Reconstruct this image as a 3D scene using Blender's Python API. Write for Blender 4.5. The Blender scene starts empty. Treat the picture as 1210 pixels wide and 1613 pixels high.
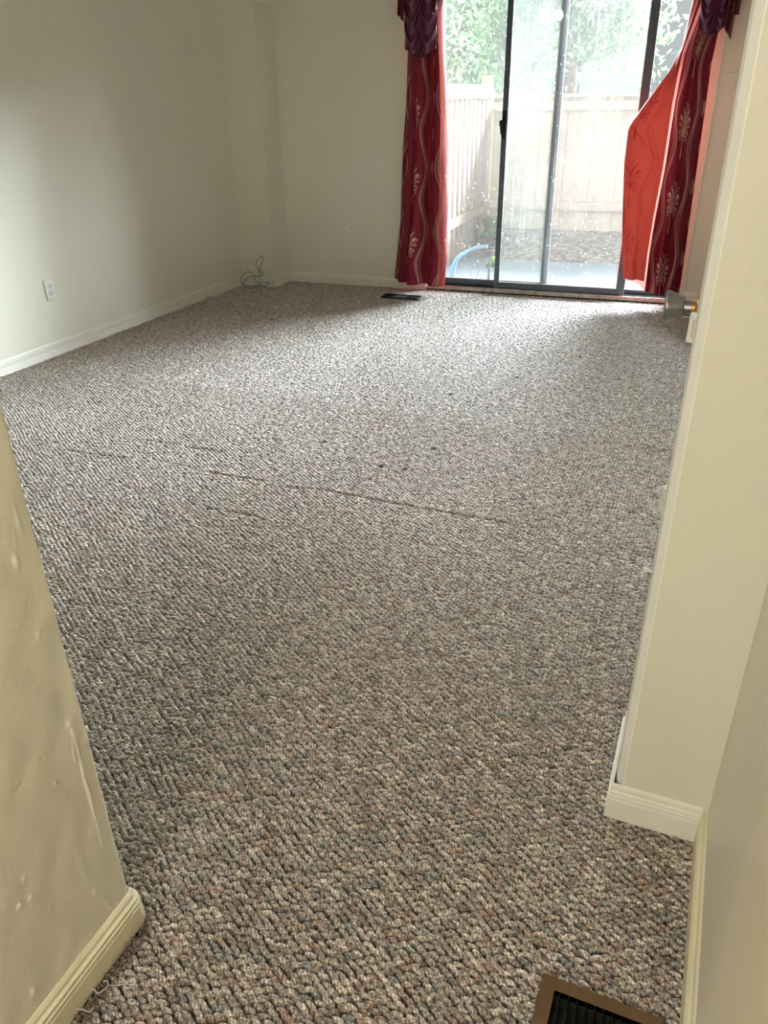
import bpy, math
import numpy as np
from mathutils import Vector, Matrix

SC = bpy.context.scene
COL = SC.collection
PI = math.pi
RNG = np.random.default_rng(11)

# ---------------------------------------------------------------- camera
FPX, PITCH, ROLL, YAW, EYE = 1220.06, math.radians(28.133), math.radians(-0.9313), math.radians(-23.0563), 1.35
fw = np.array([math.sin(YAW)*math.cos(PITCH), math.cos(YAW)*math.cos(PITCH), -math.sin(PITCH)])
rt = np.array([math.cos(YAW), -math.sin(YAW), 0.0]); upv = np.cross(rt, fw)
rt2 = math.cos(ROLL)*rt + math.sin(ROLL)*upv
up2 = -math.sin(ROLL)*rt + math.cos(ROLL)*upv
cd = bpy.data.cameras.new('camera'); cam = bpy.data.objects.new('camera', cd); COL.objects.link(cam)
cd.sensor_fit = 'VERTICAL'; cd.sensor_height = 36.0; cd.lens = 36.0*FPX/1613.0; cd.clip_start = 0.02; cd.clip_end = 200
cam.matrix_world = Matrix(((rt2[0], up2[0], -fw[0], 0), (rt2[1], up2[1], -fw[1], 0), (rt2[2], up2[2], -fw[2], EYE), (0, 0, 0, 1)))
SC.camera = cam
EYEP = np.array([0, 0, EYE])

# frame of the (slightly turned) back wall
ANG = math.radians(2.75); BO = np.array([-3.32, 5.864, 0.0])
BU = np.array([math.cos(ANG), math.sin(ANG), 0.0]); BN = np.array([-math.sin(ANG), math.cos(ANG), 0.0])
def BW(p):
    p = np.asarray(p, float)
    return BO + (p[..., 0:1]+3.32)*BU + (p[..., 1:2]-5.864)*BN + p[..., 2:3]*np.array([0, 0, 1.0])
def ray(x, y): return fw + rt2*(x-605)/FPX - up2*(y-806.5)/FPX
def on_axis(x, y, ax, v):
    d = ray(x, y); return EYEP + d*(v-EYEP[ax])/d[ax]
def on_back(x, y, ly):            # returns coordinates in the back-wall frame
    d = ray(x, y); t = ((ly-5.864)-(EYEP-BO)@BN)/(d@BN); P = EYEP+t*d
    return np.array([(P-BO)@BU-3.32, ly, P[2]])

# ---------------------------------------------------------------- render look, world, lights
vs = SC.view_settings
SC.display_settings.display_device = 'sRGB'
vs.view_transform = 'Standard'; vs.look = 'None'; vs.exposure = 0.0; vs.gamma = 1.0; vs.use_curve_mapping = False
cy = SC.cycles
cy.use_denoising = True
try: cy.denoiser = 'OPENIMAGEDENOISE'
except Exception: pass
cy.max_bounces = 10; cy.diffuse_bounces = 6; cy.glossy_bounces = 4; cy.transparent_max_bounces = 16; cy.transmission_bounces = 6
cy.sample_clamp_indirect = 6.0; cy.caustics_reflective = False; cy.caustics_refractive = False

W = bpy.data.worlds.new('world'); SC.world = W; W.use_nodes = True
wn = W.node_tree.nodes; wl = W.node_tree.links
bg = wn['Background']; bg.inputs['Strength'].default_value = 0.62
tc = wn.new('ShaderNodeTexCoord'); sx = wn.new('ShaderNodeSeparateXYZ'); cr = wn.new('ShaderNodeValToRGB')
wl.new(tc.outputs['Generated'], sx.inputs[0]); wl.new(sx.outputs['Z'], cr.inputs[0]); wl.new(cr.outputs[0], bg.inputs[0])
cr.color_ramp.elements[0].position = 0.0; cr.color_ramp.elements[0].color = (0.80, 0.88, 0.86, 1)
cr.color_ramp.elements[1].position = 0.6; cr.color_ramp.elements[1].color = (0.95, 1.05, 1.15, 1)

def area_light(name, loc, target, sx_, sy_, power, color, spread=180):
    l = bpy.data.lights.new(name, 'AREA'); l.shape = 'RECTANGLE'; l.size = sx_; l.size_y = sy_
    l.energy = power; l.color = color; l.spread = math.radians(spread)
    o = bpy.data.objects.new(name, l); COL.objects.link(o); o.location = loc
    o.rotation_euler = (Vector(target)-Vector(loc)).to_track_quat('-Z', 'Y').to_euler()
    return o
area_light('sky_daylight', BW([2.5, 23.0, 8.0]).tolist(), BW([-1.3, 5.2, 0.8]).tolist(), 46.0, 6.0, 185000, (0.82, 0.91, 1.0), 120)
area_light('hall_fill_overhead', (-0.50, -0.75, 2.36), (-0.42, -0.55, 0.0), 0.35, 1.2, 12, (1.0, 0.95, 0.86))  # added overhead fill to lift the hall walls, no fixture there
area_light('hall_fill_rear', (-0.36, -2.45, 1.75), (-0.30, 1.0, 1.15), 0.75, 1.5, 34, (1.0, 0.97, 0.90))  # added fill behind the camera for the near walls, no entrance there
sun = bpy.data.lights.new('sun', 'SUN'); sun.energy = 0.7; sun.angle = math.radians(3); sun.color = (1.0, 0.95, 0.88)
so = bpy.data.objects.new('sun', sun); COL.objects.link(so)
so.rotation_euler = Vector((0.35, 0.75, -0.85)).to_track_quat('-Z', 'Y').to_euler()

# ---------------------------------------------------------------- materials
def mat(name, base=(0.8, 0.8, 0.8), rough=0.6, metal=0.0, spec=0.5, bump=None, vary=None, sheen=0.0, build=None):
    m = bpy.data.materials.new(name); m.use_nodes = True
    nt = m.node_tree; n = nt.nodes; l = nt.links; b = n['Principled BSDF']
    b.inputs['Base Color'].default_value = (*base, 1); b.inputs['Roughness'].default_value = rough
    b.inputs['Metallic'].default_value = metal; b.inputs['Specular IOR Level'].default_value = spec
    if sheen: b.inputs['Sheen Weight'].default_value = sheen; b.inputs['Sheen Roughness'].default_value = 0.5
    g = n.new('ShaderNodeTexCoord')
    if vary:
        sc_, amt = vary
        t = n.new('ShaderNodeTexNoise'); t.inputs['Scale'].default_value = sc_; t.inputs['Detail'].default_value = 4
        l.new(g.outputs['Object'], t.inputs['Vector'])
        r = n.new('ShaderNodeValToRGB'); l.new(t.outputs['Fac'], r.inputs[0])
        r.color_ramp.elements[0].position = 0.3; r.color_ramp.elements[1].position = 0.7
        r.color_ramp.elements[0].color = (*[c*(1-amt) for c in base], 1); r.color_ramp.elements[1].color = (*[min(1, c*(1+amt)) for c in base], 1)
        l.new(r.outputs[0], b.inputs['Base Color'])
    if bump:
        h = None
        for sc_, st in bump:
            t = n.new('ShaderNodeTexNoise'); t.inputs['Scale'].default_value = sc_; t.inputs['Detail'].default_value = 3
            l.new(g.outputs['Object'], t.inputs['Vector'])
            bp_ = n.new('ShaderNodeBump'); bp_.inputs['Strength'].default_value = 1.0; bp_.inputs['Distance'].default_value = st
            l.new(t.outputs['Fac'], bp_.inputs['Height'])
            if h: l.new(h.outputs[0], bp_.inputs['Normal'])
            h = bp_
        l.new(h.outputs[0], b.inputs['Normal'])
    if build: build(nt, n, l, b, g)
    return m

WALLC = (0.71, 0.685, 0.58)
M = {}
M['wall'] = mat('cream_wall_paint', WALLC, 0.42, spec=0.4, bump=[(140, 0.0006), (9, 0.004)], vary=(2.0, 0.025))
M['ceil'] = mat('ceiling_paint', (0.78, 0.76, 0.70), 0.9, bump=[(60, 0.002)])
M['trim'] = mat('white_trim_paint', (0.79, 0.775, 0.69), 0.35, bump=[(30, 0.0008)], vary=(6, 0.03))
M['beadwhite'] = mat('white_bead_paint', (0.84, 0.83, 0.77), 0.4, vary=(14, 0.04), bump=[(50, 0.0006)])
M['casing'] = mat('beige_casing_paint', (0.75, 0.69, 0.535), 0.45, vary=(3, 0.02), bump=[(60, 0.0006)])
M['yellowtrim'] = mat('aged_trim_paint', (0.72, 0.67, 0.50), 0.35, bump=[(40, 0.0012)], vary=(10, 0.05))
M['plastic'] = mat('ivory_plastic', (0.74, 0.73, 0.68), 0.3, vary=(20, 0.02))
M['dark'] = mat('dark_slot', (0.02, 0.02, 0.015), 0.7, vary=(20, 0.1))
M['alu'] = mat('dark_bronze_aluminium', (0.035, 0.045, 0.058), 0.45, metal=0.2, vary=(14, 0.25), bump=[(200, 0.0002)])
M['sill'] = mat('worn_aluminium_sill', (0.42, 0.41, 0.37), 0.5, metal=0.3, vary=(25, 0.35), bump=[(60, 0.001)])
M['brass'] = mat('brass', (0.45, 0.25, 0.10), 0.35, metal=0.9, vary=(30, 0.1))
M['blackmetal'] = mat('black_metal', (0.010, 0.010, 0.011), 0.7, spec=0.15, vary=(20, 0.1))
M['brownmetal'] = mat('brown_enamel_metal', (0.125, 0.070, 0.032), 0.33, metal=0.25, vary=(25, 0.15), bump=[(120, 0.0003)])
M['cable'] = mat('grey_cable_jacket', (0.20, 0.19, 0.14), 0.5, vary=(15, 0.1))
M['thread'] = mat('white_thread', (0.62, 0.60, 0.58), 0.7, vary=(50, 0.1))
M['threadbrown'] = mat('brown_thread', (0.20, 0.15, 0.12), 0.8, vary=(50, 0.2))
M['wood'] = mat('weathered_fence_wood', (0.36, 0.29, 0.235), 0.8, vary=(5, 0.15), bump=[(40, 0.002)])
M['woodpost'] = mat('pale_post_wood', (0.44, 0.38, 0.27), 0.8, vary=(5, 0.12))
M['bark'] = mat('bark', (0.13, 0.10, 0.08), 0.9, vary=(12, 0.3), bump=[(30, 0.01)])
M['concrete'] = mat('patio_concrete', (0.17, 0.20, 0.235), 0.85, vary=(4, 0.1), bump=[(80, 0.002)])
M['siding'] = mat('grey_siding', (0.26, 0.29, 0.30), 0.7, vary=(1, 0.05))
M['white'] = mat('white_frame', (0.75, 0.78, 0.78), 0.6, vary=(3, 0.03))
M['roof'] = mat('roof_shingle', (0.30, 0.25, 0.21), 0.9, vary=(5, 0.25))
M['pane'] = mat('far_pane', (0.25, 0.32, 0.36), 0.15, vary=(1, 0.1))
M['bluehose'] = mat('pale_blue_plastic', (0.16, 0.34, 0.55), 0.4, vary=(6, 0.1))
M['greyp'] = mat('dark_grey_plastic', (0.05, 0.06, 0.08), 0.5, vary=(20, 0.3))
M['debris'] = mat('brown_lint', (0.07, 0.045, 0.035), 0.9, vary=(60, 0.3))
M['paintdrip'] = mat('dried_yellow_paint', (0.70, 0.64, 0.42), 0.5, vary=(60, 0.1))

def brushed(nt, n, l, b, g):
    b.inputs['Anisotropic'].default_value = 0.6
M['steel'] = mat('brushed_nickel', (0.29, 0.29, 0.275), 0.30, metal=1.0, bump=[(400, 0.0001)], build=brushed)

def leaves_bed(nt, n, l, b, g):
    v = n.new('ShaderNodeTexVoronoi'); v.inputs['Scale'].default_value = 22; l.new(g.outputs['Object'], v.inputs['Vector'])
    r = n.new('ShaderNodeValToRGB'); l.new(v.outputs['Color'], r.inputs[0])
    e = r.color_ramp.elements; e[0].position = 0.15; e[0].color = (0.05, 0.04, 0.033, 1); e[1].position = 0.85; e[1].color = (0.26, 0.22, 0.18, 1)
    k = e.new(0.5); k.color = (0.13, 0.10, 0.08, 1)
    l.new(r.outputs[0], b.inputs['Base Color'])
    bp_ = n.new('ShaderNodeBump'); bp_.inputs['Distance'].default_value = 0.03; l.new(v.outputs['Distance'], bp_.inputs['Height']); l.new(bp_.outputs[0], b.inputs['Normal'])
M['litter'] = mat('fallen_leaves_ground', (0.3, 0.2, 0.15), 0.9, build=leaves_bed)

def foliage(name, c):
    def f(nt, n, l, b, g):
        tr = n.new('ShaderNodeBsdfTranslucent'); tr.inputs[0].default_value = (c[0]*1.3, c[1]*1.4, c[2]*0.8, 1)
        mx = n.new('ShaderNodeMixShader'); mx.inputs[0].default_value = 0.45
        out = n['Material Output']; l.new(b.outputs[0], mx.inputs[1]); l.new(tr.outputs[0], mx.inputs[2]); l.new(mx.outputs[0], out.inputs[0])
    return mat(name, c, 0.6, vary=(2.5, 0.35), build=f)
M['leaf'] = foliage('tree_leaves', (0.10, 0.165, 0.11))
M['leaf2'] = foliage('plant_leaves', (0.17, 0.26, 0.06))

def carpet_nodes(nt, n, l, b, g):
    a = n.new('ShaderNodeAttribute'); a.attribute_name = 'yarn'
    t = n.new('ShaderNodeTexNoise'); t.inputs['Scale'].default_value = 190; t.inputs['Detail'].default_value = 2; t.inputs['Roughness'].default_value = 0.6
    l.new(g.outputs['Object'], t.inputs['Vector'])
    r = n.new('ShaderNodeValToRGB'); l.new(t.outputs['Fac'], r.inputs[0]); e = r.color_ramp.elements
    e[0].position = 0.36; e[0].color = (0.38, 0.36, 0.35, 1); e[1].position = 0.66; e[1].color = (1.9, 1.87, 1.82, 1)
    k = e.new(0.5); k.color = (0.95, 0.93, 0.90, 1)
    m_ = n.new('ShaderNodeMix'); m_.data_type = 'RGBA'; m_.blend_type = 'MULTIPLY'; m_.inputs[0].default_value = 1.0
    l.new(a.outputs['Color'], m_.inputs[6]); l.new(r.outputs[0], m_.inputs[7])
    l.new(m_.outputs[2], b.inputs['Base Color'])
    bp_ = n.new('ShaderNodeBump'); bp_.inputs['Strength'].default_value = 0.9; bp_.inputs['Distance'].default_value = 0.0012
    l.new(t.outputs['Fac'], bp_.inputs['Height']); l.new(bp_.outputs[0], b.inputs['Normal'])
M['carpet'] = mat('berber_loop_carpet', (0.3, 0.25, 0.2), 0.55, spec=0.5, sheen=0.5, build=carpet_nodes)

def cloth_mat(name, attr_used, base, translucent, tcol, rough=0.55, spec=0.3, gain=None):
    def f(nt, n, l, b, g):
        colr = None
        if attr_used:
            a = n.new('ShaderNodeAttribute'); a.attribute_name = attr_used; l.new(a.outputs['Color'], b.inputs['Base Color']); colr = a
        wv = n.new('ShaderNodeTexNoise'); wv.inputs['Scale'].default_value = 500; l.new(g.outputs['Object'], wv.inputs['Vector'])
        bp_ = n.new('ShaderNodeBump'); bp_.inputs['Distance'].default_value = 0.0004; l.new(wv.outputs['Fac'], bp_.inputs['Height']); l.new(bp_.outputs[0], b.inputs['Normal'])
        tr = n.new('ShaderNodeBsdfTranslucent'); tr.inputs[0].default_value = (*tcol, 1)
        if attr_used and gain:
            mu = n.new('ShaderNodeMix'); mu.data_type = 'RGBA'; mu.blend_type = 'MULTIPLY'; mu.inputs[0].default_value = 1.0; mu.inputs[7].default_value = (*gain, 1)
            l.new(colr.outputs['Color'], mu.inputs[6]); l.new(mu.outputs[2], tr.inputs[0])
        mx = n.new('ShaderNodeMixShader'); mx.inputs[0].default_value = translucent
        out = n['Material Output']; l.new(b.outputs[0], mx.inputs[1]); l.new(tr.outputs[0], mx.inputs[2]); l.new(mx.outputs[0], out.inputs[0])
    return mat(name, base, rough, spec=spec, build=f)
M['curtain'] = cloth_mat('red_damask_face', 'pattern', (0.2, 0.01, 0.02), 0.02, (0.34, 0.03, 0.045), spec=0.12)
M['curtainglow'] = cloth_mat('red_damask_face_brightened', 'pattern', (0.2, 0.01, 0.02), 0.33, (0.90, 0.48, 0.42))  # same cloth, translucency raised to brighten the backlit edge and flap
M['curtainback'] = cloth_mat('coral_damask_back', 'patternback', (0.6, 0.1, 0.08), 0.50, (0.92, 0.50, 0.43), gain=(1.77, 6.0, 6.8))
M['satin'] = cloth_mat('plum_satin', None, (0.075, 0.009, 0.032), 0.04, (0.3, 0.02, 0.05), rough=0.27, spec=0.45)
M['satinred'] = cloth_mat('dark_red_satin', None, (0.10, 0.012, 0.018), 0.12, (0.4, 0.03, 0.04), rough=0.4, spec=0.4)

def glass(name, haze_lo, haze_hi, streak):
    m = bpy.data.materials.new(name); m.use_nodes = True; nt = m.node_tree; n = nt.nodes; l = nt.links
    n.remove(n['Principled BSDF']); out = n['Material Output']
    g = n.new('ShaderNodeTexCoord'); mp = n.new('ShaderNodeMapping'); l.new(g.outputs['Object'], mp.inputs[0])
    mp.inputs['Scale'].default_value = (1, 1, 0.6)
    t = n.new('ShaderNodeTexNoise'); t.inputs['Scale'].default_value = 2.2; t.inputs['Detail'].default_value = 5; l.new(mp.outputs[0], t.inputs['Vector'])
    mr = n.new('ShaderNodeMapRange'); mr.inputs[1].default_value = 0.3; mr.inputs[2].default_value = 0.7; mr.inputs[3].default_value = haze_lo; mr.inputs[4].default_value = haze_hi
    l.new(t.outputs['Fac'], mr.inputs[0])
    mp2 = n.new('ShaderNodeMapping'); l.new(g.outputs['Object'], mp2.inputs[0]); mp2.inputs['Scale'].default_value = (55, 55, 1.6)
    t2 = n.new('ShaderNodeTexNoise'); t2.inputs['Scale'].default_value = 1.0; t2.inputs['Detail'].default_value = 3; l.new(mp2.outputs[0], t2.inputs['Vector'])
    mr2 = n.new('ShaderNodeMapRange'); mr2.inputs[1].default_value = 0.60; mr2.inputs[2].default_value = 0.74; mr2.inputs[3].default_value = 0; mr2.inputs[4].default_value = streak
    l.new(t2.outputs['Fac'], mr2.inputs[0])
    v = n.new('ShaderNodeTexNoise'); v.inputs['Scale'].default_value = 60; v.inputs['Detail'].default_value = 1; l.new(g.outputs['Object'], v.inputs['Vector'])
    mr3 = n.new('ShaderNodeMapRange'); mr3.inputs[1].default_value = 0.70; mr3.inputs[2].default_value = 0.76; mr3.inputs[3].default_value = 0; mr3.inputs[4].default_value = 0.25
    l.new(v.outputs['Fac'], mr3.inputs[0])
    ad = n.new('ShaderNodeMath'); ad.operation = 'ADD'; l.new(mr.outputs[0], ad.inputs[0]); l.new(mr2.outputs[0], ad.inputs[1])
    ad2 = n.new('ShaderNodeMath'); ad2.operation = 'ADD'; ad2.use_clamp = True; l.new(ad.outputs[0], ad2.inputs[0]); l.new(mr3.outputs[0], ad2.inputs[1])
    tp = n.new('ShaderNodeBsdfTransparent'); tp.inputs[0].default_value = (0.93, 0.97, 0.95, 1)
    gl = n.new('ShaderNodeBsdfGlossy'); gl.inputs['Roughness'].default_value = 0.02
    fr = n.new('ShaderNodeFresnel'); fr.inputs[0].default_value = 1.45
    mg = n.new('ShaderNodeMixShader'); l.new(fr.outputs[0], mg.inputs[0]); l.new(tp.outputs[0], mg.inputs[1]); l.new(gl.outputs[0], mg.inputs[2])
    tl = n.new('ShaderNodeBsdfTranslucent'); tl.inputs[0].default_value = (0.86, 0.84, 0.80, 1)
    df = n.new('ShaderNodeBsdfDiffuse'); df.inputs[0].default_value = (0.8, 0.8, 0.78, 1)
    md = n.new('ShaderNodeMixShader'); md.inputs[0].default_value = 0.3; l.new(tl.outputs[0], md.inputs[1]); l.new(df.outputs[0], md.inputs[2])
    mx = n.new('ShaderNodeMixShader'); l.new(ad2.outputs[0], mx.inputs[0]); l.new(mg.outputs[0], mx.inputs[1]); l.new(md.outputs[0], mx.inputs[2])
    l.new(mx.outputs[0], out.inputs[0])
    return m
M['glassA'] = glass('dirty_streaked_glass', 0.022, 0.040, 0.05)
M['glassB'] = glass('dusty_glass', 0.018, 0.034, 0.012)

def emis(name, c, s):
    m = bpy.data.materials.new(name); m.use_nodes = True; n = m.node_tree.nodes; n.remove(n['Principled BSDF'])
    e = n.new('ShaderNodeEmission'); e.inputs[0].default_value = (*c, 1); e.inputs[1].default_value = s
    m.node_tree.links.new(e.outputs[0], n['Material Output'].inputs[0]); return m
M['bulb'] = emis('lit_frosted_glass', (1.0, 0.93, 0.82), 60)

# ---------------------------------------------------------------- mesh helpers
class MB:
    def __init__(s): s.v = []; s.f = []; s.n = 0
    def add(s, vs_, fs):
        vs_ = np.asarray(vs_, float).reshape(-1, 3)
        s.v.append(vs_); s.f.extend([tuple(i+s.n for i in f) for f in fs]); s.n += len(vs_); return s
    def box(s, lo, hi, bev=0.0):
        x0, y0, z0 = lo; x1, y1, z1 = hi
        if bev <= 0:
            return s.add([(x0, y0, z0), (x1, y0, z0), (x1, y1, z0), (x0, y1, z0), (x0, y0, z1), (x1, y0, z1), (x1, y1, z1), (x0, y1, z1)],
                         [(0, 3, 2, 1), (4, 5, 6, 7), (0, 1, 5, 4), (1, 2, 6, 5), (2, 3, 7, 6), (3, 0, 4, 7)])
        b = bev; vs_ = []
        for z, k in ((z0, b), (z0+b, 0), (z1-b, 0), (z1, b)):
            for (x, y) in ((x0+b, y0+k), (x1-b, y0+k), (x1-k, y0+b), (x1-k, y1-b), (x1-b, y1-k), (x0+b, y1-k), (x0+k, y1-b), (x0+k, y0+b)):
                vs_.append((x, y, z))
        fs = [tuple(range(7, -1, -1)), tuple(range(24, 32))]
        for r in range(3):
            for i in range(8):
                j = (i+1) % 8; fs.append((r*8+i, r*8+j, r*8+8+j, r*8+8+i))
        return s.add(vs_, fs)
    def prism(s, poly, axis, a, b):          # polygon (2-D) extruded along an axis
        n = len(poly); vs_ = []
        for t in (a, b):
            for (p, q) in poly:
                vs_.append({0: (t, p, q), 1: (p, t, q), 2: (p, q, t)}[axis])
        fs = [tuple(range(n)), tuple(range(2*n-1, n-1, -1))] + [(i, n+i, n+(i+1) % n, (i+1) % n) for i in range(n)]
        return s.add(vs_, fs)
    def grid(s, P):                          # P: (rows, cols, 3)
        r, c = P.shape[:2]; i = np.arange(r*c).reshape(r, c)
        f = np.stack([i[:-1, :-1], i[:-1, 1:], i[1:, 1:], i[1:, :-1]], -1).reshape(-1, 4)
        s.v.append(P.reshape(-1, 3)); s.f.extend([tuple(q) for q in (f+s.n).tolist()]); s.n += r*c; return s
    def tube(s, path, rad, seg=8, cap=True):
        P = np.asarray(path, float); n = len(P); rad = np.broadcast_to(np.asarray(rad, float), (n,))
        T = np.gradient(P, axis=0); T /= np.linalg.norm(T, axis=1)[:, None]+1e-12
        ref = np.array([0, 0, 1.0]) if abs(T[0][2]) < 0.9 else np.array([1.0, 0, 0])
        N = np.cross(T[0], ref); N /= np.linalg.norm(N); rings = []
        for k in range(n):
            N = N-T[k]*(N@T[k]); N /= np.linalg.norm(N)+1e-12; B = np.cross(T[k], N)
            a = np.arange(seg)*2*PI/seg
            rings.append(P[k]+rad[k]*(np.cos(a)[:, None]*N+np.sin(a)[:, None]*B))
        vs_ = np.concatenate(rings); fs = []
        for k in range(n-1):
            for i in range(seg):
                j = (i+1) % seg; fs.append((k*seg+i, k*seg+j, (k+1)*seg+j, (k+1)*seg+i))
        if cap: fs += [tuple(range(seg-1, -1, -1)), tuple(range((n-1)*seg, n*seg))]
        return s.add(vs_, fs)
    def lathe(s, prof, origin, axis, seg=32):   # prof: (distance along axis, radius)
        axis = np.asarray(axis, float); axis /= np.linalg.norm(axis)
        ref = np.array([0, 0, 1.0]) if abs(axis[2]) < 0.9 else np.array([1.0, 0, 0])
        A = np.cross(axis, ref); A /= np.linalg.norm(A); B = np.cross(axis, A); a = np.arange(seg)*2*PI/seg
        vs_ = []
        for (t, r) in prof:
            vs_.append(np.asarray(origin)+axis*t+max(r, 1e-5)*(np.cos(a)[:, None]*A+np.sin(a)[:, None]*B))
        fs = []
        for k in range(len(prof)-1):
            for i in range(seg):
                j = (i+1) % seg; fs.append((k*seg+i, k*seg+j, (k+1)*seg+j, (k+1)*seg+i))
        fs += [tuple(range(seg-1, -1, -1)), tuple(range((len(prof)-1)*seg, len(prof)*seg))]
        return s.add(np.concatenate(vs_), fs)
    def verts(s): return np.concatenate(s.v)

def smooth_path(pts, n=8, closed=False):
    P = np.asarray(pts, float); out = []
    Q = np.vstack([2*P[0]-P[1], P, 2*P[-1]-P[-2]])
    for i in range(1, len(Q)-2):
        for t in np.arange(n)/n:
            a, b, c, d = Q[i-1], Q[i], Q[i+1], Q[i+2]
            out.append(0.5*((2*b)+(-a+c)*t+(2*a-5*b+4*c-d)*t*t+(-a+3*b-3*c+d)*t**3))
    out.append(P[-1]); return np.array(out)

def link(name, mb, m, parent=None, smooth=False, back=False, origin=None):
    V = mb.verts()
    if back: V = BW(V)
    if parent is not None: org = np.array(parent['_o']) if '_o' in parent else np.zeros(3)
    elif origin is not None: org = np.asarray(origin, float)
    else:
        lo, hi = V.min(0), V.max(0); org = np.array([(lo[0]+hi[0])/2, (lo[1]+hi[1])/2, lo[2]])
    me = bpy.data.meshes.new(name); me.from_pydata((V-org).tolist(), [], mb.f)
    me.materials.append(M[m] if isinstance(m, str) else m); me.update()
    import bmesh
    bm = bmesh.new(); bm.from_mesh(me); bmesh.ops.recalc_face_normals(bm, faces=bm.faces); bm.to_mesh(me); bm.free()
    if smooth: me.shade_smooth()
    o = bpy.data.objects.new(name, me); COL.objects.link(o)
    if parent is not None:
        o.parent = parent
        if parent.type == 'MESH': o.location = (0, 0, 0)
    else: o.location = org
    o['_o'] = org.tolist()
    return o
def root(name, loc):
    o = bpy.data.objects.new(name, None); COL.objects.link(o); o.location = loc; o['_o'] = list(map(float, loc)); o.empty_display_size = 0.05; return o
def tag(o, label, cat, group=None, kind=None):
    o['label'] = label; o['category'] = cat
    if group: o['group'] = group
    if kind: o['kind'] = kind
    return o
def struct(o, label=None, cat=None):
    o['kind'] = 'structure'
    if label: o['label'] = label
    if cat: o['category'] = cat
    return o

XL, YC, XC, XF, YF, XS, YS, XR, H = -3.626, 5.6025, -3.32, -0.7985, 0.665, -0.0186, 1.24, 0.1645, 2.42

# ---------------------------------------------------------------- room shell
struct(link('wall_left', MB().box((XL-0.12, 0.56, -0.03), (XL, 6.0, H)), 'wall'), 'long cream wall on the left with a white outlet', 'wall')
struct(link('wall_corner', MB().box((XL-0.02, YC, -0.03), (XC, 6.0, H)), 'wall'), 'boxed-out column in the far left corner', 'wall')
# back wall around the patio door (back frame)
OPL, OPR, OPT = -2.20, -0.262, 2.05
wb = MB(); wb.box((-3.40, 5.864, -0.03), (OPL, 6.02, H)); wb.box((OPR, 5.864, -0.03), (0.4, 6.02, H)); wb.box((OPL, 5.864, OPT), (OPR, 6.02, H))
struct(link('wall_back', wb, 'wall', back=True), 'cream far wall around the sliding patio door', 'wall')
struct(link('wall_front', MB().box((XL-0.12, 0.56, -0.03), (XF-0.05, YF, H)), 'wall'))
# left hall wall: a slab whose visible face carries blisters, dents and a cracked corner bead
def hall_wall():
    mb = MB(); mb.box((XF-0.115, -2.6, -0.03), (XF-0.012, YF, H))
    ny, nz = 300, 520
    Y = np.linspace(0.12, YF, ny)[None, :]; Z = np.linspace(0.0, 1.35, nz)[:, None]; Y = np.repeat(Y, nz, 0); Z = np.repeat(Z, ny, 1)
    Hh = 0.0008*np.sin(Y*37+Z*11)*np.sin(Z*23+1)+0.0006*np.sin(Y*90+2*np.sin(Z*31))
    def w(px, py): P = on_axis(px, py, 0, XF); return P[1], P[2]
    def bumpat(px, py, ry, rz, h):
        nonlocal Hh
        y, z = w(px, py); Hh = Hh+h*np.exp(-((Y-y)/ry)**2-((Z-z)/rz)**2)
    for b in [(29, 1235, .004, .004, .003), (31, 1238, .006, .006, -.003), (30, 1427, .0045, .0045, .004), (48, 1413, .004, .003, .003), (52, 1560, .005, .009, .003), (25, 884, .004, .010, .003),
              (38, 1385, .003, .004, .002), (66, 1195, .003, .003, -.002), (88, 1234, .003, .003, .002), (109, 1140, .005, .006, .003), (83, 960, .02, .03, .002), (90, 1020, .015, .03, -.002),
              (148, 1404, .004, .009, .002), (183, 1420, .003, .004, .002), (130, 1360, .010, .06, .0012), (120, 1075, .012, .03, .002), (100, 1110, .014, .02, -.0015), (160, 1380, .02, .06, .001),
              (28, 820, .003, .02, .002), (80, 1430, .003, .004, .0015), (60, 1000, .004, .006, .002), (135, 1165, .008, .012, .003), (142, 1130, .005, .02, -.002)]:
        bumpat(*b)
    def crack(pts, wd, h):
        nonlocal Hh
        q = [w(*p) for p in pts]
        for (y0, z0), (y1, z1) in zip(q[:-1], q[1:]):
            d = np.array([y1-y0, z1-z0]); L2 = d@d; t = np.clip(((Y-y0)*d[0]+(Z-z0)*d[1])/L2, 0, 1)
            D = np.hypot(Y-y0-t*d[0], Z-z0-t*d[1]); Hh = np.maximum(Hh, h*(1-D/wd)) if h > 0 else np.minimum(Hh, h*(1-D/wd))
    crack([(112, 1147), (124, 1190), (131, 1220)], .0035, .004); crack([(131, 1220), (140, 1250), (150, 1290), (161, 1334)], .003, .003)
    crack([(114, 1165), (116, 1190), (120, 1200)], .003, .0025)
    crack([(157, 1412), (165, 1420), (174, 1431)], .0025, .003); crack([(21, 838), (24, 860)], .003, .002)
    e = np.clip((YF-Y)/0.010, 0, 1); rnd = 0.012*(1-np.sqrt(np.clip(1-(1-e)**2, 0, 1)))
    X = XF+Hh*np.clip((YF-Y)/0.004, 0, 1)-rnd
    P = np.stack([X, Y, Z], -1); mb.grid(P)
    # rest of the face, plain
    mb.box((XF-0.02, -2.6, -0.03), (XF, 0.12, H)); mb.box((XF-0.02, 0.12, 1.35), (XF-0.001, YF-0.002, H))
    o = link('wall_hall_left', mb, 'wall')
    o.data.polygons.foreach_set('use_smooth', [len(p.vertices) == 4 and p.area < 1e-4 for p in o.data.polygons])
    return o
struct(hall_wall(), 'near cream wall end on the left, dented and patched', 'wall')
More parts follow.
